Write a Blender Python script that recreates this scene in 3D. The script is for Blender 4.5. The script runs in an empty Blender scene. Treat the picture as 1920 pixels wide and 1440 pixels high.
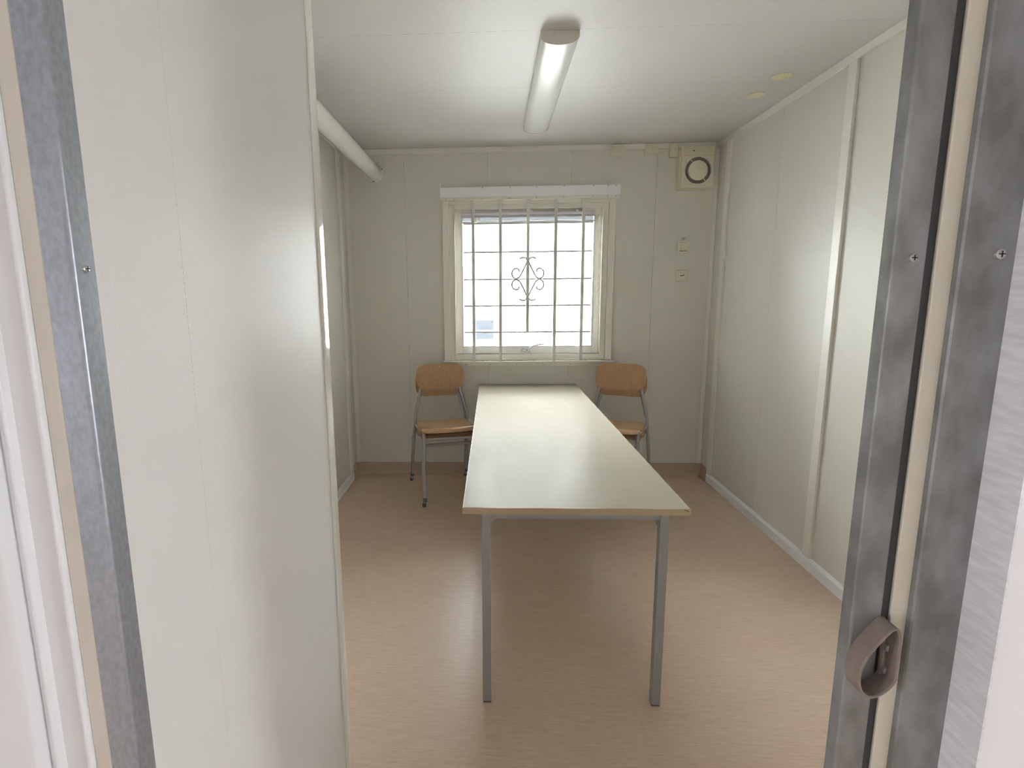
import bpy, bmesh, math, random
from mathutils import Vector, Matrix
random.seed(4)
S = bpy.context.scene
COL = S.collection

# ------------------------------------------------------------------ camera
cd = bpy.data.cameras.new('camera'); cam = bpy.data.objects.new('camera', cd); COL.objects.link(cam)
F, CX, CY = 966.1245, 882.6147, 703.503
pitch, yaw, roll = -0.1574, -0.0423, -0.0103
fw = Vector((math.sin(yaw)*math.cos(pitch), math.cos(yaw)*math.cos(pitch), math.sin(pitch)))
r0 = Vector((math.cos(yaw), -math.sin(yaw), 0)); u0 = r0.cross(fw)
rr = math.cos(roll)*r0 + math.sin(roll)*u0; uu = -math.sin(roll)*r0 + math.cos(roll)*u0
cam.matrix_world = Matrix(((rr.x, uu.x, -fw.x, 1.0529), (rr.y, uu.y, -fw.y, -3.8071), (rr.z, uu.z, -fw.z, 1.3735), (0, 0, 0, 1)))
cd.sensor_fit = 'HORIZONTAL'; cd.sensor_width = 36; cd.lens = 36*F/1920
cd.shift_x = (960-CX)/1920; cd.shift_y = -(720-CY)/1920
cd.clip_start = 0.02
S.camera = cam

# ------------------------------------------------------------------ daylight (overcast sky), exposure
w = bpy.data.worlds.new('overcast_sky'); S.world = w; w.use_nodes = True
bg = w.node_tree.nodes['Background']; bg.inputs[0].default_value = (0.955, 0.97, 1.0, 1); bg.inputs[1].default_value = 1.0
S.view_settings.view_transform = 'Standard'; S.view_settings.look = 'None'
S.view_settings.gamma = 1; S.view_settings.use_curve_mapping = False
S.view_settings.exposure = 5.52
S.cycles.use_denoising = True; S.cycles.pixel_filter_type = 'BLACKMAN_HARRIS'; S.cycles.filter_width = .75
S.cycles.max_bounces = 12; S.cycles.diffuse_bounces = 8; S.cycles.glossy_bounces = 6; S.cycles.transparent_max_bounces = 12
S.cycles.sample_clamp_indirect = 12

def portal(name, loc, rot, sx, sy):          # sampling aid for the sky at an opening; gives off no light itself
    l = bpy.data.lights.new(name, 'AREA'); l.shape = 'RECTANGLE'; l.size = sx; l.size_y = sy
    l.cycles.is_portal = True
    o = bpy.data.objects.new(name, l); COL.objects.link(o); o.location = loc; o.rotation_euler = rot
PI = math.pi

# ------------------------------------------------------------------ helpers
def link(o): COL.objects.link(o); return o

class MB:
    """collects shapes into one mesh"""
    def __init__(s): s.bm = bmesh.new()
    def box(s, x0, x1, y0, y1, z0, z1, bev=0, seg=2, M=None):
        t = bmesh.new()
        v = [t.verts.new((x, y, z)) for x in sorted((x0, x1)) for y in sorted((y0, y1)) for z in sorted((z0, z1))]
        for f in ((0,1,3,2),(4,6,7,5),(0,4,5,1),(2,3,7,6),(0,2,6,4),(1,5,7,3)): t.faces.new([v[i] for i in f])
        if bev: bmesh.ops.bevel(t, geom=t.edges[:], offset=bev, segments=seg, profile=.5, affect='EDGES')
        if M is not None: t.transform(M)
        s._add(t); return s
    def _add(s, t):
        bmesh.ops.recalc_face_normals(t, faces=t.faces[:])
        m = bpy.data.meshes.new('tmp'); t.to_mesh(m); t.free(); s.bm.from_mesh(m); bpy.data.meshes.remove(m)
    def prism(s, pts, axis, a0, a1, bev=0, seg=2, M=None):
        """closed outline in the plane across axis, drawn out from a0 to a1"""
        def P(p, a):
            return {'x': (a, p[0], p[1]), 'y': (p[0], a, p[1]), 'z': (p[0], p[1], a)}[axis]
        t = bmesh.new()
        A = [t.verts.new(P(p, a0)) for p in pts]; B = [t.verts.new(P(p, a1)) for p in pts]
        n = len(pts); t.faces.new(A); t.faces.new(B[::-1])
        for i in range(n): t.faces.new((A[i], B[i], B[(i+1) % n], A[(i+1) % n]))
        if bev:
            es = [e for e in t.edges if (e.verts[0] in A) != (e.verts[1] in A) or True]
            bmesh.ops.bevel(t, geom=es, offset=bev, segments=seg, profile=.5, affect='EDGES')
        if M is not None: t.transform(M)
        s._add(t); return s
    def tube(s, pts, r, n=10, cap=True, closed=False, flat=None):
        """round bar along a path; r a number or one per point; flat=(wide, thin) gives a flat strip"""
        pts = [Vector(p) for p in pts]; k = len(pts); t = bmesh.new(); rings = []
        rs = r if isinstance(r, (list, tuple)) else [r]*k
        T = []
        for i in range(k):
            a = pts[(i-1) % k] if (closed or i > 0) else pts[i]; b = pts[(i+1) % k] if (closed or i < k-1) else pts[i]
            T.append((b-a).normalized())
        nrm = T[0].orthogonal().normalized()
        for i in range(k):
            nrm = (nrm - T[i]*nrm.dot(T[i])).normalized(); bi = T[i].cross(nrm)
            rings.append([t.verts.new(pts[i] + rs[i]*(math.cos(2*PI*j/n)*nrm + math.sin(2*PI*j/n)*bi)) for j in range(n)])
        for i in range(k if closed else k-1):
            A, B = rings[i], rings[(i+1) % k]
            for j in range(n): t.faces.new((A[j], A[(j+1) % n], B[(j+1) % n], B[j]))
        if cap and not closed: t.faces.new(rings[0][::-1]); t.faces.new(rings[-1])
        s._add(t); return s
    def lathe(s, prof, c, axis, n=40):
        """(radius, height) outline turned about an axis through c"""
        t = bmesh.new(); rings = []
        for (r, h) in prof:
            ring = []
            for j in range(n):
                a = 2*PI*j/n; p, q = r*math.cos(a), r*math.sin(a)
                ring.append(t.verts.new({'x': (c[0]+h, c[1]+p, c[2]+q), 'y': (c[0]+p, c[1]+h, c[2]+q), 'z': (c[0]+p, c[1]+q, c[2]+h)}[axis]))
            rings.append(ring)
        for A, B in zip(rings, rings[1:]):
            for j in range(n): t.faces.new((A[j], A[(j+1) % n], B[(j+1) % n], B[j]))
        if prof[0][0] > 1e-6: t.faces.new(rings[0])
        if prof[-1][0] > 1e-6: t.faces.new(rings[-1])
        bmesh.ops.remove_doubles(t, verts=t.verts[:], dist=1e-6)
        s._add(t); return s
    def grid(s, fn, nu, nv, thick):
        """curved sheet fn(u,v)->(point, normal) with thickness"""
        t = bmesh.new(); L = []
        for side in (0, 1):
            L.append([[t.verts.new(Vector(fn(i/nu, j/nv)[0]) - Vector(fn(i/nu, j/nv)[1])*thick*side) for j in range(nv+1)] for i in range(nu+1)])
        for side in (0, 1):
            for i in range(nu):
                for j in range(nv):
                    t.faces.new((L[side][i][j], L[side][i+1][j], L[side][i+1][j+1], L[side][i][j+1]))
        rim = [(i, 0) for i in range(nu)] + [(nu, j) for j in range(nv)] + [(i, nv) for i in range(nu, 0, -1)] + [(0, j) for j in range(nv, 0, -1)]
        for a, b in zip(rim, rim[1:]+rim[:1]):
            t.faces.new((L[0][a[0]][a[1]], L[0][b[0]][b[1]], L[1][b[0]][b[1]], L[1][a[0]][a[1]]))
        s._add(t); return s
    def build(s, name, m, parent=None, smooth=False, kind=None, label=None):
        me = bpy.data.meshes.new(name); s.bm.to_mesh(me); s.bm.free()
        if smooth:
            for p in me.polygons: p.use_smooth = True
            me.set_sharp_from_angle(angle=math.radians(38))
        o = link(bpy.data.objects.new(name, me)); me.materials.append(m)
        if parent: o.parent = parent
        if kind: o['kind'] = kind
        if label: o['label'] = label
        return o

def thing(name, label, cat, loc=(0, 0, 0), rz=0, group=None):
    o = link(bpy.data.objects.new(name, None)); o.location = loc; o.rotation_euler = (0, 0, rz); o.empty_display_size = .1
    o['label'] = label; o['category'] = cat
    if group: o['group'] = group
    return o
def tag(o, label, cat, group=None):
    o['label'] = label; o['category'] = cat
    if group: o['group'] = group
    return o
def struct(name, mb, m, **k): return mb.build(name, m, kind='structure', **k)
def box(*a, **k): return MB().box(*a, **k)
def copy_tree(o, parent=None):
    c = o.copy(); COL.objects.link(c); c.parent = parent
    for ch in [x for x in bpy.data.objects if x.parent == o]: copy_tree(ch, c)
    return c

# ------------------------------------------------------------------ materials
def mat(name, col, rough=.5, metal=0., spec=.5, var=0., vscale=(6, 6, 6), col2=None, bump=0., bscale=(200, 200, 200), bdist=.001, coat=0., rvar=0., detail=4):
    m = bpy.data.materials.new(name); m.use_nodes = True; nt = m.node_tree; N = nt.nodes; L = nt.links
    b = N['Principled BSDF']; b.inputs['Base Color'].default_value = (*col, 1); b.inputs['Roughness'].default_value = rough
    b.inputs['Metallic'].default_value = metal; b.inputs['Specular IOR Level'].default_value = spec
    if coat: b.inputs['Coat Weight'].default_value = coat; b.inputs['Coat Roughness'].default_value = .08
    tc = N.new('ShaderNodeTexCoord')
    def noise(sc, det=detail):
        mp = N.new('ShaderNodeMapping'); mp.inputs['Scale'].default_value = sc; L.new(tc.outputs['Object'], mp.inputs['Vector'])
        n = N.new('ShaderNodeTexNoise'); n.inputs['Scale'].default_value = 1; n.inputs['Detail'].default_value = det
        L.new(mp.outputs[0], n.inputs['Vector']); return n
    if col2 or var:
        n = noise(vscale); r = N.new('ShaderNodeValToRGB'); L.new(n.outputs['Fac'], r.inputs[0])
        c2 = col2 or tuple(max(0, c*(1-var)) for c in col)
        r.color_ramp.elements[0].position = .35; r.color_ramp.elements[0].color = (*c2, 1)
        r.color_ramp.elements[1].position = .65; r.color_ramp.elements[1].color = (*col, 1)
        L.new(r.outputs[0], b.inputs['Base Color'])
        if rvar:
            mr = N.new('ShaderNodeMapRange'); mr.inputs['To Min'].default_value = rough+rvar; mr.inputs['To Max'].default_value = rough-rvar*.3
            L.new(n.outputs['Fac'], mr.inputs['Value']); L.new(mr.outputs[0], b.inputs['Roughness'])
    if bump:
        n = noise(bscale, 2); bp = N.new('ShaderNodeBump'); bp.inputs['Strength'].default_value = bump; bp.inputs['Distance'].default_value = bdist
        L.new(n.outputs['Fac'], bp.inputs['Height']); L.new(bp.outputs[0], b.inputs['Normal'])
    return m

M = {}
M['wall'] = mat('wall_vinyl', (.745, .73, .675), .45, spec=.3, bump=.25, bscale=(420, 420, 420), bdist=.0006, var=.03, vscale=(1.5, 1.5, 1.5))
M['joint'] = mat('wall_joint', (.42, .40, .34), .7)
M['ceiling'] = mat('ceiling_paint', (.675, .66, .645), .5, spec=.3, bump=.08, bscale=(300, 300, 300), bdist=.0005)
M['ceiling_joint'] = mat('ceiling_joint', (.62, .61, .57), .7)
M['trim'] = mat('cream_trim', (.83, .815, .76), .32, spec=.35)
M['white_trim'] = mat('white_trim', (.88, .895, .92), .28, spec=.4)
M['corridor'] = mat('corridor_wall', (.85, .85, .86), .45, bump=.3, bscale=(260, 260, 500), bdist=.0008)
M['panel'] = mat('embossed_panel', (.765, .755, .745), .40, var=.03, vscale=(2, 2, 2))
def emboss(m):        # woven relief pressed into the panel skin
    nt = m.node_tree; N = nt.nodes; L = nt.links; b = N['Principled BSDF']; b.inputs['IOR'].default_value = 1.13
    tc = N.new('ShaderNodeTexCoord'); ws = []
    for d, sc in (('Y', 62), ('Z', 105)):
        w_ = N.new('ShaderNodeTexWave'); w_.wave_type = 'BANDS'; w_.bands_direction = d; w_.inputs['Scale'].default_value = sc; w_.inputs['Distortion'].default_value = 2.4
        w_.inputs['Detail'].default_value = 1; w_.inputs['Detail Scale'].default_value = .6; L.new(tc.outputs['Object'], w_.inputs['Vector']); ws.append(w_)
    mu = N.new('ShaderNodeMath'); mu.operation = 'MULTIPLY'; L.new(ws[0].outputs['Fac'], mu.inputs[0]); L.new(ws[1].outputs['Fac'], mu.inputs[1])
    bp = N.new('ShaderNodeBump'); bp.inputs['Strength'].default_value = .2; bp.inputs['Distance'].default_value = .0006
    L.new(mu.outputs[0], bp.inputs['Height']); L.new(bp.outputs[0], b.inputs['Normal'])
emboss(M['panel'])
M['gloss_cream'] = mat('glossy_edge_profile', (.79, .77, .72), .06)
M['wood_cream'] = mat('painted_wood', (.74, .70, .62), .5, var=.06, vscale=(60, 60, 1.5), bump=.2, bscale=(300, 300, 6))
M['seal'] = mat('cream_seal_strip', (.68, .645, .54), .5)
M['galv'] = mat('galvanised_steel', (.43, .465, .53), .32, metal=.6, col2=(.35, .38, .425), vscale=(210, 210, 110), rvar=.06, detail=8, bump=.06, bscale=(160, 160, 60))
M['galv_r'] = mat('galvanised_steel_mottled', (.335, .345, .35), .5, metal=.6, col2=(.215, .215, .205), vscale=(34, 34, 17), rvar=.1, detail=8, bump=.12, bscale=(60, 60, 420))  # darker, mottled steel of the right jamb plates
M['galv_lit'] = mat('brushed_steel_lit', (.86, .86, .90), .45, metal=.2, col2=(.74, .74, .78), vscale=(30, 30, 190), detail=6)  # pale base stands in for light caught by the side-facing return
M['groove_shade'] = mat('painted_groove_shade', (.05, .05, .055), .6)  # near-black colour painting the shade inside the jamb groove
M['handle'] = mat('taupe_plastic', (.25, .205, .18), .45, var=.15, vscale=(60, 60, 60))
M['screw'] = mat('screw_steel', (.55, .55, .56), .3, metal=.9)
M['dark'] = mat('dark_hole', (.05, .045, .04), .7)
M['cream_plastic'] = mat('yellowed_plastic', (.76, .70, .53), .4)
M['cream_plastic2'] = mat('cream_plastic', (.77, .73, .60), .38)
M['fan_dark'] = mat('fan_backing_plastic', (.22, .185, .145), .6); M['fan_fin'] = mat('fan_fin_plastic', (.42, .37, .30), .5); M['print'] = mat('faded_print', (.26, .24, .21), .6)  # fan_dark: brown-grey backing behind the fins
M['yellow_plug'] = mat('yellow_ceiling_plug', (.84, .78, .57), .45)
M['pipe'] = mat('white_enamel_pipe', (.76, .76, .71), .16)
M['lamp'] = mat('lamp_diffuser', (.76, .76, .74), .2, spec=.5); M['lamp'].node_tree.nodes['Principled BSDF'].inputs['IOR'].default_value = 1.16
M['lamp_end'] = mat('lamp_end_cap', (.70, .67, .62), .4)
M['win_paint'] = mat('window_paint', (.80, .775, .70), .35)
M['win_sash'] = mat('window_sash_paint', (.79, .765, .71), .35)
M['alu'] = mat('aluminium', (.70, .71, .73), .3, metal=.8)
M['chrome'] = mat('handle_chrome', (.8, .8, .82), .15, metal=1)
M['grille'] = mat('grille_paint', (.66, .655, .63), .4)
M['grille_wire'] = mat('grille_wire_paint', (.58, .57, .55), .45)
M['slat'] = mat('blind_slat', (.30, .32, .345), .4, metal=.2)
M['table_top'] = None
M['edge'] = mat('beech_edge_band', (.49, .375, .25), .4, col2=(.445, .335, .215), vscale=(8, 60, 60))
M['steel_grey'] = mat('grey_lacquered_steel', (.34, .335, .335), .4, metal=.2)
M['leg_grey'] = mat('chair_tube_lacquer', (.44, .44, .45), .35, metal=.3)
M['plug'] = mat('grey_plastic_plug', (.12, .12, .14), .5)
M['ply_edge'] = mat('plywood_edge', (.30, .17, .085), .5)
M['ext_wall'] = mat('outside_white_cladding', (.82, .82, .82), .6)
M['ext_joint'] = mat('outside_cladding_joint', (.5, .5, .5), .7)
M['ext_grey'] = mat('outside_grey_board', (.025, .0285, .033), .6, spec=.1)
M['ext_dark'] = mat('outside_dark_print', (.018, .02, .022), .6, spec=.1)
M['ground'] = mat('outside_pale_ground', (.42, .42, .41), .9, var=.12, vscale=(9, 9, 9), bump=.4, bscale=(60, 60, 60), bdist=.01)

def mat_floor():
    m = bpy.data.materials.new('vinyl_floor'); m.use_nodes = True; nt = m.node_tree; N = nt.nodes; L = nt.links; b = N['Principled BSDF']
    tc = N.new('ShaderNodeTexCoord')
    def nz(sc, det, ro=.6):
        mp = N.new('ShaderNodeMapping'); mp.inputs['Scale'].default_value = sc; L.new(tc.outputs['Object'], mp.inputs[0])
        n = N.new('ShaderNodeTexNoise'); n.inputs['Scale'].default_value = 1; n.inputs['Detail'].default_value = det; n.inputs['Roughness'].default_value = ro
        L.new(mp.outputs[0], n.inputs['Vector']); return n
    n1 = nz((10, 190, 1), 6); n2 = nz((2.2, 5, 1), 3); n3 = nz((26, 420, 1), 3)
    r1 = N.new('ShaderNodeValToRGB'); L.new(n1.outputs[0], r1.inputs[0])
    e = r1.color_ramp.elements; e[0].position = .3; e[0].color = (.52, .375, .285, 1); e[1].position = .70; e[1].color = (.76, .61, .50, 1)
    mx = N.new('ShaderNodeMix'); mx.data_type = 'RGBA'; mx.blend_type = 'MIX'
    r2 = N.new('ShaderNodeValToRGB'); L.new(n2.outputs[0], r2.inputs[0])
    e = r2.color_ramp.elements; e[0].color = (.655, .50, .395, 1); e[1].color = (.68, .545, .43, 1); e[0].position = .35; e[1].position = .65
    mx.inputs[0].default_value = .55; L.new(r1.outputs[0], mx.inputs[6]); L.new(r2.outputs[0], mx.inputs[7])
    r3 = N.new('ShaderNodeValToRGB'); L.new(n3.outputs[0], r3.inputs[0]); e = r3.color_ramp.elements
    e[0].position = .26; e[0].color = (.50, .46, .42, 1); e[1].position = .40; e[1].color = (1, 1, 1, 1)
    m2 = N.new('ShaderNodeMix'); m2.data_type = 'RGBA'; m2.blend_type = 'MULTIPLY'; m2.inputs[0].default_value = .8
    L.new(mx.outputs[2], m2.inputs[6]); L.new(r3.outputs[0], m2.inputs[7]); L.new(m2.outputs[2], b.inputs['Base Color'])
    mr = N.new('ShaderNodeMapRange'); L.new(n2.outputs[0], mr.inputs[0]); mr.inputs[3].default_value = .36; mr.inputs[4].default_value = .27
    L.new(mr.outputs[0], b.inputs['Roughness']); b.inputs['Specular IOR Level'].default_value = .3
    return m
M['floor'] = mat_floor()
def mat_cove():
    return mat('vinyl_skirting', (.55, .43, .33), .42, col2=(.48, .37, .28), vscale=(10, 10, 160))
M['cove'] = mat_cove()
def mat_ply(name, c1, c2, sc):
    return mat(name, c1, .24, col2=c2, vscale=sc, detail=6, spec=.5)
M['ply'] = mat_ply('beech_plywood', (.56, .36, .19), (.49, .30, .15), (14, 90, 14))
M['ply_back'] = mat_ply('beech_plywood_backrest', (.50, .305, .15), (.435, .255, .12), (120, 30, 9))
def mat_table():
    m = mat('pale_laminate', (.47, .435, .355), .2, var=.02, vscale=(3, 60, 3), spec=.5)
    nt = m.node_tree; N = nt.nodes; L = nt.links; b = N['Principled BSDF']
    tc = N.new('ShaderNodeTexCoord'); mp = N.new('ShaderNodeMapping'); mp.inputs['Scale'].default_value = (5, 3, 1); L.new(tc.outputs['Object'], mp.inputs[0])
    n = N.new('ShaderNodeTexNoise'); n.inputs['Scale'].default_value = 1; n.inputs['Detail'].default_value = 6; n.inputs['Roughness'].default_value = .65; L.new(mp.outputs[0], n.inputs['Vector'])
    mr = N.new('ShaderNodeMapRange'); mr.inputs[1].default_value = .42; mr.inputs[2].default_value = .72; mr.inputs[3].default_value = .20; mr.inputs[4].default_value = .34
    L.new(n.outputs[0], mr.inputs[0]); b.inputs['Specular IOR Level'].default_value = 0; b.inputs['IOR'].default_value = 1.0
    b.inputs['Roughness'].default_value = .6
    # thin worn lacquer: weak blurred gloss over the matt laminate
    g = N.new('ShaderNodeBsdfGlossy'); g.inputs[0].default_value = (.9, .95, 1, 1); L.new(mr.outputs[0], g.inputs['Roughness'])
    fr = N.new('ShaderNodeFresnel'); fr.inputs[0].default_value = 1.4
    ma = N.new('ShaderNodeMath'); ma.operation = 'MULTIPLY_ADD'; ma.inputs[1].default_value = .012; ma.inputs[2].default_value = .011
    L.new(fr.outputs[0], ma.inputs[0]); mx = N.new('ShaderNodeMixShader'); L.new(ma.outputs[0], mx.inputs[0])
    L.new(b.outputs[0], mx.inputs[1]); L.new(g.outputs[0], mx.inputs[2]); L.new(mx.outputs[0], N['Material Output'].inputs[0])
    return m
M['table_top'] = mat_table()
def mat_glass():
    m = bpy.data.materials.new('window_glass'); m.use_nodes = True; nt = m.node_tree; N = nt.nodes; L = nt.links
    N.remove(N['Principled BSDF']); out = N['Material Output']
    t = N.new('ShaderNodeBsdfTransparent'); t.inputs[0].default_value = (.95, .97, .96, 1)
    g = N.new('ShaderNodeBsdfGlossy'); g.inputs['Roughness'].default_value = .0; g.inputs[0].default_value = (1, 1, 1, 1)
    fr = N.new('ShaderNodeFresnel'); fr.inputs[0].default_value = 1.45
    mx = N.new('ShaderNodeMixShader'); L.new(fr.outputs[0], mx.inputs[0]); L.new(t.outputs[0], mx.inputs[1]); L.new(g.outputs[0], mx.inputs[2]); L.new(mx.outputs[0], out.inputs[0])
    return m
M['glass'] = mat_glass()

# ------------------------------------------------------------------ the room
W, H = 2.6226, 2.38
YF = -3.30                     # front wall face towards the camera
GX0, GX1, GZ0, GZ1 = .755, 1.868, .905, 1.995   # window hole in the back wall
CY0, CX0, CX1 = -5.1, -1.9, 3.6                 # passage outside the doorway

# floor / ceiling
struct('floor', box(CX0, CX1, CY0, .0, -.06, 0), M['floor'])
ceil = struct('ceiling', box(CX0, CX1, CY0, 0, H+.004, H+.10), M['ceiling_joint'])
ys = [0, -.46, -1.04, -1.612, -2.19, -2.77, -3.29]
for a, b in zip(ys, ys[1:]): box(0, W, b+.0005, a-.0005, H, H+.004).build('panel', M['ceiling'], ceil)
box(CX0, CX1, CY0, -3.295, H, H+.004).build('panel', M['ceiling'], ceil)

# back wall with window hole: core + vertical panels
def holed(mb, x0, x1, y0, y1, z0, z1, hx0, hx1, hz0, hz1):
    a, b = max(x0, hx0), min(x1, hx1)
    if a >= b: mb.box(x0, x1, y0, y1, z0, z1); return
    if x0 < a: mb.box(x0, a, y0, y1, z0, z1)
    if b < x1: mb.box(b, x1, y0, y1, z0, z1)
    mb.box(a, b, y0, y1, z0, hz0); mb.box(a, b, y0, y1, hz1, z1)
mb = MB(); holed(mb, -.1, W+.1, .005, .11, -.06, H+.1, GX0, GX1, GZ0, GZ1)
wb = struct('wall_back', mb, M['joint'])
xs = [0, .435, 1.023, 1.612, 2.201, W]
for a, b in zip(xs, xs[1:]):
    mb = MB(); holed(mb, a+.0007, b-.0007, 0, .005, 0, H, GX0, GX1, GZ0, GZ1); mb.build('panel', M['wall'], wb)

# right wall
wr = struct('wall_right', box(W+.005, W+.1, YF+.05, .005, -.06, H+.1), M['joint'])
ys = [0, -.167, -.79, -1.342, -1.95, -2.55, -3.25]
for a, b in zip(ys, ys[1:]): box(W, W+.005, b+.0007, a-.0007, 0, H).build('panel', M['wall'], wr)
wl = struct('wall_left', box(-.1, -.005, YF+.05, .005, -.06, H+.1), M['joint'])
for a, b in zip(ys, ys[1:]): box(-.005, 0, b+.0007, a-.0007, 0, H).build('panel', M['wall'], wl)

# short partition beside the doorway: two embossed panels and a glossy edge profile
PX = .64
wp = struct('wall_partition', box(PX-.045, PX-.004, -3.27, -2.53, 0, H), M['panel'])
for a, b in ((-3.285, -3.12), (-3.12, -2.567)): box(PX-.004, PX, a, b, 0, H).build('panel', M['panel'], wp)
box(PX-.049, PX-.045, -3.285, -2.567, 0, H).build('panel', M['wall'], wp)
MB().box(PX-.001, PX+.00025, -3.1206, -3.1194, 0, H).build('joint_strip', M['panel'], wp)
n = 8; prof = [(PX+.0025, -2.572), (PX+.0035, -2.566)]
prof += [(PX+.0035-.012+.012*math.cos(t*PI/2/n), -2.530+.012*math.sin(t*PI/2/n)) for t in range(n+1)]
prof += [(PX-.050, -2.518), (PX-.052, -2.522), (PX-.052, -2.572)]
MB().prism(prof, 'z', 0, H).build('edge_profile', M['gloss_cream'], wp, smooth=True)

# trims of the room
def trim(n, mb, m, **k): return struct('trim_%d' % n, mb, m, **k)
trim(1, box(.045, 2.588, -.014, 0, H-.035, H, bev=.002), M['trim'])
trim(2, box(W-.013, W, -3.25, 0, H-.037, H, bev=.002), M['trim'])
trim(3, box(0, .013, -3.25, 0, H-.037, H, bev=.002), M['trim'])
trim(4, box(W-.030, W-.0005, -.006, 0, .09, H-.037, bev=.002), M['trim'])
trim(5, box(.0005, .036, -.006, 0, .09, H-.037, bev=.002), M['trim'])
for k, (x0, x1) in enumerate(((W-.014, W), (0, .014))):
    trim(6+k, box(x0, x1, -.195, -.14, .060, H-.037, bev=.002), M['trim'])
    trim(8+k, box(x0, x1, -1.37, -1.315, .060, H-.037, bev=.002), M['trim'])
# skirting: vinyl cove at the back, white profile along the sides
def cove(pts): return pts
prof = [(0, 0), (-.030, 0), (-.030, .0015), (-.020, .005), (-.011, .014), (-.005, .030), (-.003, .092), (0, .092)]
struct('baseboard_back', MB().prism(prof, 'x', 0, W), M['cove'], smooth=True)
mb = MB(); mb.prism([(W-p[0]*-1, p[1]) if 0 else (W+p[0], p[1]) for p in prof], 'y', -.14, 0); struct('baseboard_right_back', mb, M['cove'], smooth=True)
mb = MB(); mb.prism([(-p[0], p[1]) for p in prof], 'y', -.14, 0); struct('baseboard_left_back', mb, M['cove'], smooth=True)
for nm, sgn, x in (('baseboard_right', -1, W), ('baseboard_left', 1, 0)):
    pr = [(x, 0), (x+sgn*.016, 0), (x+sgn*.016, .050), (x+sgn*.008, .061), (x, .063)]
    struct(nm, MB().prism(pr, 'y', -3.25, -.14), M['white_trim'])

# front wall either side of the doorway, seen edge-on from the passage
LX = .545
struct('wall_front', MB().box(-.1, .60, -3.285, -3.21, 0, H).box(1.50, W+.1, -3.285, -3.21, 0, H), M['wall'])
struct('wall_passage_front', MB().box(CX0, .50, YF-.045, -3.285, 0, H).box(1.531, CX1, YF-.043, -3.285, 0, H), M['corridor'])
# left jamb: galvanised angle, wooden strip, white bead, panel, white casing
g = MB(); prof = [(.6425, -3.279), (.6425, -3.3015)]
prof += [(.6375+.005*math.cos(a), -3.3015-.005*math.sin(a)) for a in [i*PI/12 for i in range(1, 7)]]
prof += [(.612, -3.3065), (.612, -3.3045), (.6375, -3.3045), (.6405, -3.3015), (.6405, -3.279)]
tj = trim(20, g.prism(prof, 'z', 0, H), M['galv'], smooth=True)
struct('trim_21', box(.5925, .6118, -3.306, -3.27, 0, H, bev=.0012), M['wood_cream'])
struct('trim_22', box(.5865, .5922, -3.3125, -3.27, 0, H, bev=.0022, seg=3), M['white_trim'], smooth=True)
struct('trim_23', box(.5600, .5862, -3.308, -3.27, 0, H), M['corridor'])
struct('trim_24', MB().box(.5545, .5600, -3.3185, -3.27, 0, H, bev=.0024, seg=3).box(.5480, .5545, -3.315, -3.27, 0, H, bev=.002), M['white_trim'], smooth=True)
struct('trim_25', box(.40, .5478, -3.330, -3.27, 0, H, bev=.004, seg=3), M['white_trim'], smooth=True)
# right jamb: two galvanised plates with a cream seal between, steel return coloured pale as if lit
def plate_edge(mb, x0, x1, y, r=.003, d=.016):
    pr = [(x0, y+d), (x0, y+r)] + [(x0+r-r*math.cos(a), y+r-r*math.sin(a)) for a in [i*PI/8 for i in range(1, 5)]]
    pr += [(x1-r+r*math.sin(a), y+r-r*math.cos(a)) for a in [i*PI/8 for i in range(0, 5)]] + [(x1, y+d)]
    return mb.prism(pr, 'z', 0, H)
tr1 = trim(30, plate_edge(MB(), 1.4268, 1.4575, YF), M['galv_r'], smooth=True)
struct('trim_31', box(1.4576, 1.4662, YF+.004, YF+.03, 0, H), M['groove_shade'])  # dark strip put in for the groove's shade beside the plate
struct('trim_32', box(1.4663, 1.4835, YF+.0005, YF+.03, 0, H, bev=.001), M['seal'])
pr = [(1.4820, YF+.0005), (1.4820, YF-.005), (1.4835, YF-.0068), (1.5290, YF-.0068), (1.5290, YF+.02), (1.4836, YF+.02), (1.4836, YF+.0005)]
tr2 = trim(33, MB().prism(pr, 'z', 0, H), M['galv_r'])
struct('trim_34', box(1.5291, 1.5312, YF-.045, YF-.002, 0, H), M['galv_lit'])
# screws on the jambs
def screw(name, parent, c, axis, s, r=.0045):
    o = MB(); d = -s
    prof = [(0, d*.003), (r*.55, d*.0028), (r*.9, d*.0017), (r, 0)]
    o.lathe(prof, c, axis, 20); h = o.build(name, M['screw'], parent, smooth=True)
    q = MB()
    if axis == 'x': q.box(c[0]+d*.0024, c[0]+d*.0031, c[1]-.0006, c[1]+.0006, c[2]-r*.6, c[2]+r*.6).box(c[0]+d*.0024, c[0]+d*.0031, c[1]-r*.6, c[1]+r*.6, c[2]-.0006, c[2]+.0006)
    else: q.box(c[0]-.0006, c[0]+.0006, c[1]+d*.0024, c[1]+d*.0031, c[2]-r*.6, c[2]+r*.6).box(c[0]-r*.6, c[0]+r*.6, c[1]+d*.0024, c[1]+d*.0031, c[2]-.0006, c[2]+.0006)
    q.build('slot', M['dark'], h)
screw('screw', tj, (.6425, -3.2925, 1.402), 'x', -1)
screw('screw', tr1, (1.444, YF, 1.402), 'y', 1, .004)
screw('screw', tr2, (1.515, YF-.0068, 1.404), 'y', 1, .005)

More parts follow.
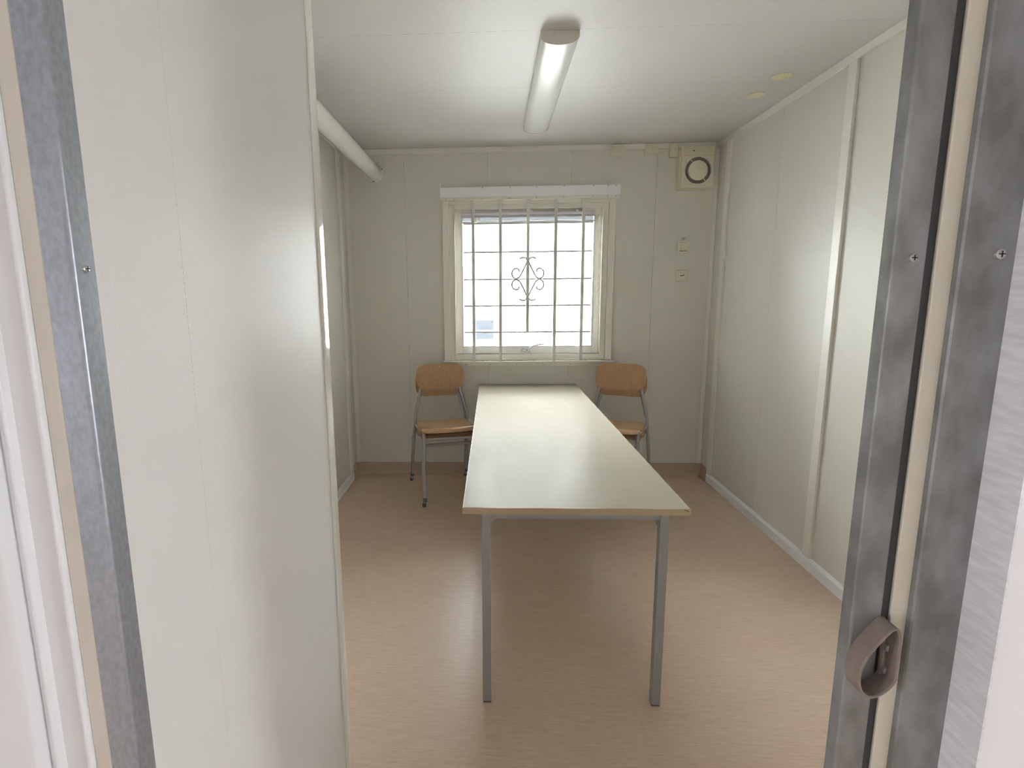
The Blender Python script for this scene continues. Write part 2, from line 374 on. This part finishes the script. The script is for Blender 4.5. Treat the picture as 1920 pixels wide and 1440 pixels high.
# passage behind the camera: rear wall, unseen end openings added and sized for fill daylight
OP0, OP1, OPZ = -4.36, -3.96, 1.42
struct('wall_passage_rear', box(CX0, CX1, CY0-.1, CY0, 0, H+.1), M['corridor'])
struct('wall_passage_left', MB().box(CX0-.1, CX0, CY0, OP0, 0, H+.1).box(CX0-.1, CX0, OP1, YF+.05, 0, H+.1).box(CX0-.1, CX0, OP0, OP1, OPZ, H+.1).box(CX0-.1, CX0, OP0, OP1, 0, .9), M['corridor'])
struct('wall_passage_right', MB().box(CX1, CX1+.1, CY0, OP0, 0, H+.1).box(CX1, CX1+.1, OP1, YF+.05, 0, H+.1).box(CX1, CX1+.1, OP0, OP1, OPZ, H+.1).box(CX1, CX1+.1, OP0, OP1, 0, .9), M['corridor'])
portal('left_end_portal', (CX0-.05, (OP0+OP1)/2, 1.16), (0, -PI/2, 0), .52, OP1-OP0)
portal('right_end_portal', (CX1+.05, (OP0+OP1)/2, 1.16), (0, PI/2, 0), .52, OP1-OP0)
portal('window_portal', (1.31, .115, 1.45), (-PI/2, 0, 0), 1.1, 1.1)

# ------------------------------------------------------------------ window
def ring(mb, x0, x1, z0, z1, wd, y0, y1, bev=.002, wb_=None):
    wb_ = wb_ or wd
    mb.box(x0, x0+wd, y0, y1, z0, z1, bev=bev).box(x1-wd, x1, y0, y1, z0, z1, bev=bev)
    mb.box(x0+wd, x1-wd, y0, y1, z1-wd, z1, bev=bev).box(x0+wd, x1-wd, y0, y1, z0, z0+wb_, bev=bev); return mb
win = struct('window_1', ring(MB(), .746, 1.877, .892, 2.004, .040, -.008, .10, wb_=.036), M['win_paint'])
ring(MB(), .701, 1.923, .884, 2.04, .045, -.020, -.0002, wb_=.010).build('casing', M['win_paint'], win)
ring(MB(), .780, 1.843, .920, 1.97, .008, -.016, .02).build('bead', M['win_paint'], win)
sash = ring(MB(), .787, 1.836, .928, 1.963, .050, .028, .075, wb_=.052).build('sash', M['win_sash'], win)
ring(MB(), .834, 1.789, .977, 1.916, .008, .022, .062, bev=.001).build('glazing_bead', M['alu'], sash)
box(.838, 1.785, .050, .056, .981, 1.912).build('pane', M['glass'], sash)
sl = MB().box(.692, 1.940, -.066, .0, .872, .881, bev=.002).box(.700, 1.930, -.022, 0, .838, .872, bev=.002)
sl = sl.build('window_sill', M['win_paint'], win)
for x in (.735, .86, 1.04, 1.235, 1.43, 1.625, 1.85):
    screw('screw', sl, (x, -.022, .853), 'y', 1, .0045) if .8 < x < 1.8 else None
for x in (.735, .79, .985, 1.165, 1.35, 1.54, 1.74, 1.905):
    MB().lathe([(0, .004), (.0045, .003), (.005, 0)], (x, -.040, .881), 'z', 12).build('screw', M['screw'], sl, smooth=True)
# bright channel along the top of the grille
hd = MB().box(.690, 1.940, -.066, -.020, 2.036, 2.104, bev=.0025)
hd.prism([(.690, 2.104), (.690, 2.132), (.694, 2.133), (.698, 2.128), (.699, 2.104)], 'y', -.066, -.062)
hd = hd.build('head_cover', M['white_trim'], win)
box(.690, 1.940, -.060, -.020, 2.018, 2.036, bev=.002).build('cover_lip', M['win_paint'], hd)
for x in (.735, .79, .99, 1.18, 1.365, 1.555, 1.755, 1.855, 1.91):
    for z in (2.027,): MB().lathe([(0, -.003), (.0045, -.0025), (.005, 0)], (x, -.060, z), 'y', 12).build('screw', M['screw'], hd, smooth=True)
    if x > .9: MB().lathe([(0, -.003), (.0045, -.0025), (.005, 0)], (x, -.066, 2.099), 'y', 12).build('screw', M['screw'], hd, smooth=True)
# casement handle
wh = MB().box(1.272, 1.316, .012, .030, .944, .963, bev=.003)
wh.lathe([(0, -.012), (.011, -.012), (.013, -.009), (.013, .004)], (1.318, .024, .952), 'y', 20)
wh = wh.build('window_handle', M['chrome'], win, smooth=True)
MB().tube([(1.318, .010, .952), (1.332, -.004, .970), (1.348, -.014, .985), (1.372, -.022, .992), (1.410, -.028, 1.000), (1.432, -.030, 1.003)], [.008, .0075, .0065, .006, .0055, .006], 10).build('lever', M['chrome'], wh, smooth=True)

# venetian blind drawn up at the top of the pane
vb = thing('venetian_blind', 'grey venetian blind drawn up tight at top of the window pane', 'blind', (1.311, .0, 1.86))
def bl(mb, name, m, **k):
    return mb.build(name, m, vb, **k)
bl(box(-.475, .470, -.004, .020, .062, .080, bev=.002), 'head_rail', M['alu'])
for k in range(12):
    z = .021+k*.0021
    MB().prism([(-.006, z), (.007, z+.0016), (.020, z), (.020, z+.0007), (.007, z+.0023), (-.006, z+.0007)], 'x', -.470, .465).build('slat', M['slat'], vb)
bl(box(-.470, .465, -.005, .018, .006, .0195, bev=.002), 'bottom_rail', M['alu'])
for x in (-.375, 0, .385): bl(box(x-.012, x+.012, -.009, -.004, .010, .040, bev=.002), 'clip', M['cream_plastic2'])
for x in (-.355, .02, .345): bl(box(x-.009, x+.009, -.006, .021, .078, .094, bev=.001), 'bracket', M['alu'])
co = bl(MB().tube([(.485, -.004, .060), (.50, -.010, .050), (.508, -.014, .01), (.505, -.014, -.20), (.500, -.014, -.42)], .0022, 6), 'pull_cord', M['cream_plastic2'], smooth=True)
MB().lathe([(0, .0), (.004, -.004), (.006, -.05), (.004, -.058), (0, -.06)], (.500, -.014, -.42), 'z', 14).build('tassel', M['cream_plastic2'], co, smooth=True)

# wrought grille
gr = thing('window_grille', 'painted steel burglar bars with scroll ornament in front of the window', 'grille', (1.309, -.046, .881))
gx = [-.388, -.195, 0, .194, .387]; gz = [.978, .781, .590, .402, .211]
for i, x in enumerate(gx):
    z0 = gz[4] if i == 2 else 0
    MB().box(x-.0105, x+.0105, -.0065, .0065, z0, 1.137, bev=.001, seg=1).build('vertical_bar', M['grille'], gr)
for z in gz: MB().tube([(-.458, .010, z), (.456, .010, z)], .0060, 8).build('cross_rod', M['grille_wire'], gr, smooth=True)
q = [(745, 597), (733, 589), (718, 587), (705, 590), (696, 599), (692.5, 612), (700, 632), (712, 657), (726, 684), (738, 708), (750, 723), (765, 730), (778, 728), (790, 718), (797, 705), (798, 690), (793, 675), (783, 664), (769, 659.5), (757, 663), (749.5, 671), (747, 684)]
for sx in (1, -1):
    for sz in (1, -1):
        pts = [(sx*(a-688)/3.6*.00372, -.004, .590+sz*(733-b)/3.6*.00372) for a, b in q]
        MB().tube(pts, .0056, 8).build('scroll', M['grille_wire'], gr, smooth=True)

# ------------------------------------------------------------------ table
T0, T1, TY0, TY1, TH = .9572, 1.670, -2.261, -.012, .7026
tb = thing('table', 'long pale laminate table with beech edge and grey square steel legs', 'table', ((T0+T1)/2, (TY0+TY1)/2, 0))
hx, hy = (T1-T0)/2, (TY1-TY0)/2
top = box(-hx+.0015, hx-.0015, -hy+.0015, hy-.0015, TH-.0215, TH, bev=.0006, seg=1).build('tabletop', M['table_top'], tb)
eb = MB().box(-hx, hx, -hy, -hy+.0016, TH-.022, TH-.0004).box(-hx, hx, hy-.0016, hy, TH-.022, TH-.0004)
eb.box(-hx, -hx+.0016, -hy+.0016, hy-.0016, TH-.022, TH-.0004).box(hx-.0016, hx, -hy+.0016, hy-.0016, TH-.022, TH-.0004)
eb.build('edge_band', M['edge'], top)
MB().prism([(hx-.024, TH-.0012), (hx-.012, TH-.0065), (hx-.003, TH-.010), (hx-.008, TH-.0055)], 'y', -hy-.0003, -hy+.001).build('chip', M['dark'], top)
lw = .0145
for sx in (-1, 1):
    for sy in (-1, 1):
        cx = sx*(hx-.060-lw); cy = sy*(hy-.008-lw)
        lg = box(cx-lw, cx+lw, cy-lw, cy+lw, .006, TH-.022, bev=.0018).build('leg', M['steel_grey'], tb)
        box(cx-lw+.001, cx+lw-.001, cy-lw+.001, cy+lw-.001, 0, .0065, bev=.001).build('foot', M['plug'], lg)
for sy in (-1, 1):
    cy = sy*(hy-.008-lw)
    box(-hx+.060+2*lw, hx-.060-2*lw, cy-.010, cy+.010, TH-.042, TH-.022, bev=.001).build('cross_rail', M['steel_grey'], tb)
for sx in (-1, 1):
    cx = sx*(hx-.060-lw)
    box(cx-.010, cx+.010, -hy+.008+2*lw, hy-.008-2*lw, TH-.042, TH-.022, bev=.001).build('side_rail', M['steel_grey'], tb)
    for sy in (-1, 1):
        a = cx-sx*lw; cy = sy*(hy-.008-lw)
        MB().prism([(a, TH-.022), (a-sx*.03, TH-.022), (a, TH-.075)], 'y', cy-.012 if sy > 0 else cy+.008, cy-.008 if sy > 0 else cy+.012).build('bracket', M['steel_grey'], tb)

# ------------------------------------------------------------------ stacking chairs (front of the chair faces -y)
def make_chair():
    c = thing('stacking_chair', '', 'chair', (0, 0, 0))
    # plywood seat with rolled front edge
    def path(v):      # v: 0 back .. 1 front lip
        L = .40*v
        if L < .345: return .175-L, (.432+.034*(L/.345)**1.5) - .012*math.sin(PI*min(1, L/.345)), 0
        a = (L-.345)/.055*1.3; R = .033
        return -.170-R*math.sin(a), .466-R*(1-math.cos(a)), a
    def seat(u, v):
        y, z, a = path(v); s = 2*u-1
        d = .4*v; hw = .181+.006*v
        rc = .045
        if d < rc: hw -= rc-math.sqrt(max(0, rc*rc-(rc-d)**2))
        if d > .40-.03: hw -= .03-math.sqrt(max(0, .03**2-(d-.37)**2))
        y2, z2, _ = path(min(1, v+.01)); y1, z1, _ = path(max(0, v-.01))
        t = Vector((0, y2-y1, z2-z1)).normalized(); n = Vector((0, t.z, -t.y))
        if n.z < 0: n = -n
        return (s*hw, y, z+.006*s*s), (n.x, n.y, n.z)
    st = MB().grid(seat, 12, 34, .010).build('seat', M['ply'], c, smooth=True)
    # plywood backrest, curved across and leaning back
    bw, bh, rc = .168, .176, .066
    def back(u, v):
        z = v*bh; s = 2*u-1; hw = bw
        if z < rc: hw -= rc-math.sqrt(max(0, rc*rc-(rc-z)**2))
        if z > bh-rc: hw -= rc-math.sqrt(max(0, rc*rc-(z-bh+rc)**2))
        x = s*hw; lean = .20
        return (x, .178+lean*z-.5*x*x, .655+z), (0, -1, lean)
    br = MB().grid(back, 16, 22, .009).build('backrest', M['ply_back'], c, smooth=True)
    for x, z in ((-.132, .684), (.132, .684), (0, .812)):
        y = .178+.20*(z-.655)-.5*x*x
        MB().lathe([(0, -.002), (.004, -.0012), (.0045, .001)], (x, y, z), 'y', 14).build('rivet', M['screw'], br, smooth=True)
    r = .0105
    for s in (-1, 1):
        # rear leg and upright in one bent tube
        lg = MB().tube([(s*.205, .292, .014), (s*.196, .222, .25), (s*.189, .176, .40), (s*.186, .170, .445), (s*.181, .174, .50), (s*.140, .196, .66), (s*.132, .204, .70)], r, 12).build('rear_leg', M['leg_grey'], c, smooth=True)
        MB().lathe([(0, 0), (.0125, 0), (.0125, .022), (r, .026)], (s*.2055, .294, 0), 'z', 14).build('foot_plug', M['plug'], lg, smooth=True)
        # front leg running back under the seat
        fl = MB().tube([(s*.178, -.215, .014), (s*.172, -.180, .30), (s*.168, -.166, .405), (s*.166, -.150, .425), (s*.164, -.120, .430), (s*.168, .05, .416), (s*.178, .158, .412)], r, 12).build('front_leg', M['leg_grey'], c, smooth=True)
        MB().lathe([(0, 0), (.0125, 0), (.0125, .022), (r, .026)], (s*.1785, -.217, 0), 'z', 14).build('foot_plug', M['plug'], fl, smooth=True)
    MB().tube([(-.168, -.165, .395), (.168, -.165, .395)], r, 12).build('cross_bar', M['leg_grey'], c, smooth=True)
    MB().tube([(-.184, .165, .412), (.184, .165, .412)], .009, 12).build('cross_bar', M['leg_grey'], c, smooth=True)
    return c
chair = make_chair()
def stack(px, py, rz, labels, group, first=None):
    fwd = Vector((math.sin(rz), -math.cos(rz), 0))
    for k in range(2):
        o = first if (first and k == 0) else copy_tree(chair)
        o.location = Vector((px, py, .054*k)) + fwd*.050*k
        o.rotation_euler = (0, 0, rz)
        o['label'] = labels[k]; o['group'] = group
stack(.722, -.375, math.radians(15), ['beech plywood chair under another, left of the table by the back wall', 'upper beech plywood chair of the stack left of the table'], 'plywood stacking chairs', chair)
stack(1.882, -.395, math.radians(-23), ['beech plywood chair under another, right of the table by the back wall', 'upper beech plywood chair of the stack right of the table'], 'plywood stacking chairs')

# ------------------------------------------------------------------ ceiling lamp
lp = thing('ceiling_lamp', 'long white batten ceiling lamp, switched off, above the table', 'lamp', (1.322, -1.03, H))
lw_, lh, l0, l1 = .075, .050, -.575, .575
def lprof(k, w_, h_):
    pts = [(-w_, 0), (-w_, -h_*.30)]
    pts += [(-w_*math.cos(a), -h_*.30-h_*.70*math.sin(a)**.8) for a in [i*PI/k for i in range(1, k)]]
    return pts + [(w_, -h_*.30), (w_, 0)]
MB().box(-lw_*.9, lw_*.9, l0+.01, l1-.01, -.010, 0).build('back_plate', M['white_trim'], lp)
MB().prism(lprof(28, lw_, lh), 'y', l0+.008, l1-.008).build('diffuser', M['lamp'], lp, smooth=True)
for y0, y1 in ((l0, l0+.010), (l1-.010, l1)):
    ec = MB().prism(lprof(28, lw_+.001, lh+.001), 'y', y0, y1).build('end_cap', M['lamp_end'], lp, smooth=True)
    yy = y0 if y0 < 0 else y1; d = -1 if y0 < 0 else 1
    MB().tube([(.0135*math.cos(i*PI/14), yy, -.022+.0135*math.sin(i*PI/14)) for i in range(28)], .0011, 6, closed=True).build('knockout', M['lamp_end'], ec, smooth=True)

# blanked holes in the ceiling
for (x, y, r, lb) in ((2.436, -1.098, .046, 'round yellowed blanking plate on the ceiling, the one nearer the doorway'), (2.432, -.864, .044, 'round yellowed blanking plate on the ceiling, the one nearer the window wall')):
    d = thing('blanking_plate', lb, 'cover plate', (x, y, H), 0, 'yellowed plates on the ceiling')
    MB().lathe([(0, -.004), (r-.004, -.004), (r, -.002), (r, 0)], (0, 0, 0), 'z', 40).build('disc', M['yellow_plug'], d, smooth=True)
    for s in (-1, 1): MB().lathe([(0, -.0055), (.0035, -.005), (.004, -.0035)], (s*.026, .006*s, 0), 'z', 14).build('screw', M['cream_plastic'], d, smooth=True)

# ------------------------------------------------------------------ duct pipe, upper left
pp = thing('ventilation_pipe', 'round white enamelled pipe running under the ceiling to the back wall', 'pipe', (.218, 0, 2.228))
MB().lathe([(.052, -3.20), (.052, -.008)], (0, 0, 0), 'y', 48).build('pipe', M['pipe'], pp, smooth=True)
fl = MB().lathe([(.052, -.012), (.054, -.011), (.056, -.007), (.066, -.006), (.071, -.004), (.072, 0)], (0, 0, 0), 'y', 48).build('flange', M['pipe'], pp, smooth=True)
for a in (20, 140, 262, 272): 
    MB().lathe([(0, -.002), (.0035, -.0015), (.004, .001)], (.063*math.cos(math.radians(a)), -.006, .063*math.sin(math.radians(a))), 'y', 12).build('screw', M['dark'] if a != 140 else M['screw'], fl, smooth=True)

# ------------------------------------------------------------------ extractor fan, junction boxes, switch, socket
fx, fz = 2.447, 2.2045
fn = thing('extractor_fan', 'square cream extractor fan with round grille in upper corner', 'fan', (fx, 0, fz))
hw, hh = .1165, .139
out = [(-hw, -hh+.0), (hw-.022, -hh), (hw, -hh+.022), (hw, hh), (-hw+.024, hh), (-hw, hh-.024)]
MB().prism(out, 'y', -.055, 0, bev=.003).build('housing', M['cream_plastic'], fn)
RO, RI, GC = .087, .066, (.010, -.020)
# front cover with a round hole
t = bmesh.new(); nseg = 64
oa = []
cw = (hw-.010); c0, c1 = -hh+.006, hh-.062
for i in range(nseg):
    a = 2*PI*i/nseg; dx, dz = math.cos(a), math.sin(a)
    lim = []
    if dx > 1e-6: lim.append((hw-.006-GC[0])/dx)
    if dx < -1e-6: lim.append((-hw+.014-GC[0])/dx)
    if dz > 1e-6: lim.append((c1-GC[1])/dz)
    if dz < -1e-6: lim.append((c0-GC[1])/dz)
    oa.append((GC[0]+dx*min(lim), GC[1]+dz*min(lim)))
mbf = MB()
for i in range(nseg):
    a0, a1 = 2*PI*i/nseg, 2*PI*(i+1)/nseg
    mbf.prism([oa[i], oa[(i+1) % nseg], (GC[0]+RO*math.cos(a1), GC[1]+RO*math.sin(a1)), (GC[0]+RO*math.cos(a0), GC[1]+RO*math.sin(a0))], 'y', -.068, -.054)
bmesh.ops.remove_doubles(mbf.bm, verts=mbf.bm.verts[:], dist=1e-5)
cv = mbf.build('front_cover', M['cream_plastic2'], fn)
t.free()
box(-hw+.008, hw-.001, -.062, -.050, hh-.060, hh-.001, bev=.003).build('top_cover', M['cream_plastic'], fn)
MB().lathe([(0, -.0012), (.004, -.001), (.0045, 0)], (-.022, -.062, hh-.030), 'y', 14).build('screw', M['dark'], fn, smooth=True)
MB().lathe([(RI, -.054), (RI, -.066), (RI-.003, -.069), (RI-.02, -.0700), (.012, -.0705), (.006, -.069), (0, -.069)], (GC[0], 0, GC[1]), 'y', 48).build('centre_disc', M['cream_plastic2'], fn, smooth=True)
MB().lathe([(RI-.002, -.0555), (RO+.001, -.0555)], (GC[0], 0, GC[1]), 'y', 48).build('grille_backing', M['fan_dark'], fn)
rb = MB()
for i in range(72):
    a = 2*PI*i/72; wd = .0012
    Mx = Matrix.Translation((GC[0], 0, GC[1])) @ Matrix.Rotation(-a, 4, 'Y')
    rb.box(RI-.002, RO+.001, -.066, -.055, -wd, wd, M=Mx)
rb.build('grille_fins', M['fan_fin'], fn)
for a in (2.2, -.93):
    MB().box(RI-.002, RO+.001, -.067, -.055, -.003, .003, M=Matrix.Translation((GC[0], 0, GC[1])) @ Matrix.Rotation(-a, 4, 'Y')).build('spoke', M['cream_plastic2'], fn)
for (x0, x1, z0, z1, lb) in ((1.876, 1.971, 2.311, 2.374, 'wide cream junction box on the back wall trim, farthest from the fan'), (2.105, 2.201, 2.308, 2.372, 'wide cream junction box on the back wall trim, between the other two'), (2.274, 2.328, 2.283, 2.374, 'upright cream junction box touching the extractor fan')):
    j = thing('junction_box', lb, 'junction box', ((x0+x1)/2, 0, z0), 0, 'junction boxes under the ceiling')
    a = (x1-x0)/2; h_ = z1-z0
    MB().box(-a, a, -.020, 0, 0, h_, bev=.003).build('base', M['cream_plastic2'], j)
    MB().box(-a, a, -.034, -.021, 0, h_, bev=.004).build('lid', M['cream_plastic2'], j)
    MB().lathe([(0, -.0012), (.0035, -.001), (.004, 0)], (.004, -.034, h_*.55), 'y', 14).build('screw', M['screw'], j, smooth=True)
sw = thing('light_switch', 'square cream light switch on the back wall, above the socket', 'switch', (2.4055, 0, 1.645))
MB().box(-.040, .040, -.013, 0, 0, .080, bev=.005, seg=3).build('frame', M['cream_plastic2'], sw)
MB().prism([(-.0148, .012), (-.0205, .012), (-.0155, .040), (-.0175, .068), (-.0125, .068)], 'x', -.024, .026).build('rocker', M['cream_plastic2'], sw)
for z in (.0105, .0680): MB().box(-.025, .026, -.0145, -.012, z-.0012, z+.0012).build('gap', M['dark'], sw)
mk = MB().box(-.014, .018, -.0006, 0, .097, .1005).box(-.007, .011, -.0006, 0, .088, .0925)
mk.build('printed_label', M['print'], sw)
so = thing('wall_socket', 'square cream wall socket on the back wall, below the switch', 'socket', (2.4055, 0, 1.442))
MB().box(-.040, .040, -.012, 0, 0, .080, bev=.006, seg=3).build('frame', M['cream_plastic2'], so)
rc = MB().box(-.027, .027, -.0145, -.011, .013, .067, bev=.004).build('insert', M['cream_plastic2'], so)
MB().lathe([(0, -.0005), (.0185, -.0005), (.020, 0)], (0, -.0146, .041), 'y', 28).build('socket_well', M['cream_plastic'], rc, smooth=True)
for x in (-.0095, 0, .0095): MB().lathe([(0, -.0008), (.0042, -.0008), (.0042, 0)], (x, -.0151, .041+(.004 if x > 0 else 0)), 'y', 14).build('pin_hole', M['dark'], rc)

# ------------------------------------------------------------------ looped pull on the right jamb
hn = thing('loop_handle', 'taupe looped plastic pull screwed to the galvanised right door jamb', 'handle', (1.4615, YF, .935))
pp_ = [(1682, 1184), (1670, 1191), (1647, 1215), (1629, 1237), (1618, 1259), (1615, 1280), (1619, 1297), (1628, 1305.5), (1642, 1305), (1660, 1296), (1674, 1282), (1679, 1268), (1684, 1225), (1686.5, 1198)]
nf = YF-.021
def unproj(px, py, y):
    d = fw + (px-CX)/F*rr - (py-CY)/F*uu
    return Vector((1.0529, -3.8071, 1.3735)) + d*((y+3.8071)/d.y)
loop = [unproj(a, b, nf) for a, b in pp_]
loop = [Vector((p.x-1.4615, 0, p.z-.935)) for p in loop]
# smooth closed loop
def cr(P, k=5):
    out = []
    n = len(P)
    for i in range(n):
        a, b, c_, d = P[(i-1) % n], P[i], P[(i+1) % n], P[(i+2) % n]
        for j in range(k):
            t = j/k
            out.append(.5*((2*b)+(c_-a)*t+(2*a-5*b+4*c_-d)*t*t+(3*b-a-3*c_+d)*t**3))
    return out
lo = cr(loop); n = len(lo); cen = sum(lo, Vector())/n
t = bmesh.new(); R4 = []
for i in range(n):
    tg = (lo[(i+1) % n]-lo[i-1]).normalized(); nn = Vector((tg.z, 0, -tg.x))
    if nn.dot(lo[i]-cen) < 0: nn = -nn
    th = .0030; y0, y1 = -.021, .0
    R4.append([t.verts.new(lo[i]+nn*a+Vector((0, b, 0))) for a, b in ((.0, y0+.001), (.0008, y0), (th-.0008, y0), (th, y0+.001), (th, y1), (0, y1))])
for i in range(n):
    A, B = R4[i], R4[(i+1) % n]
    for j in range(6): t.faces.new((A[j], A[(j+1) % 6], B[(j+1) % 6], B[j]))
mbh = MB(); mbh._add(t); mbh.build('loop_band', M['handle'], hn, smooth=True)
bp_ = MB().box(-.004, .0085, -.006, 0, .030, .080, bev=.002).build('base_plate', M['handle'], hn)
for z in (.046, .072): MB().lathe([(0, -.0085), (.0016, -.0085), (.002, -.0095), (.0045, -.009), (.0055, -.006)], (.001, 0, z), 'y', 20).build('screw', M['screw'], bp_, smooth=True)

# ------------------------------------------------------------------ outside the window
struct('ground', box(-14, 16, -16, 16, -.55, -.45), M['ground'])
sc = thing('white_cabin', 'overexposed white cabin wall seen outside through the window', 'building', (1.4, 3.6, -.45))
box(-7, 7, .01, 2.5, 0, 2.85).build('core', M['ext_joint'], sc)
for z0, z1 in ((0, .70), (.704, 1.30), (1.304, 1.90), (1.904, 2.85)): box(-7, 7, 0, .01, z0, z1).build('cladding_board', M['ext_wall'], sc)
a, b = unproj(890, 636, 3.59), unproj(925, 600, 3.59)
gb = thing('grey_board', 'grey printed board on the cabin wall outside, seen through the lower left panes', 'sign', ((a.x+b.x)/2, 3.6, a.z))
bx_, bz_ = (b.x-a.x)/2, b.z-a.z
MB().box(-bx_, bx_, -.012, 0, 0, bz_, bev=.002).build('board', M['ext_grey'], gb)
for k in range(5):
    x = -bx_*.35+k*bx_*.27
    MB().box(x-.008, x+.008, -.0135, -.012, bz_*.54, bz_*.64).build('printed_mark', M['ext_dark'], gb)
MB().lathe([(0, -.015), (.012, -.014), (.014, -.012)], (bx_*.88, 0, bz_*.90), 'y', 14).build('bolt', M['ext_dark'], gb)
pts = [unproj(*q_, 3.57) for q_ in ((1108, 592), (1106, 604), (1102.5, 615), (1101, 625), (1101, 640), (1100.5, 652), (1100, 670))]
tag(MB().tube(pts, .005, 6).build('hanging_cable', M['ext_dark'], smooth=True), 'thin dark cable hanging outside beyond the right side of the window', 'cable')
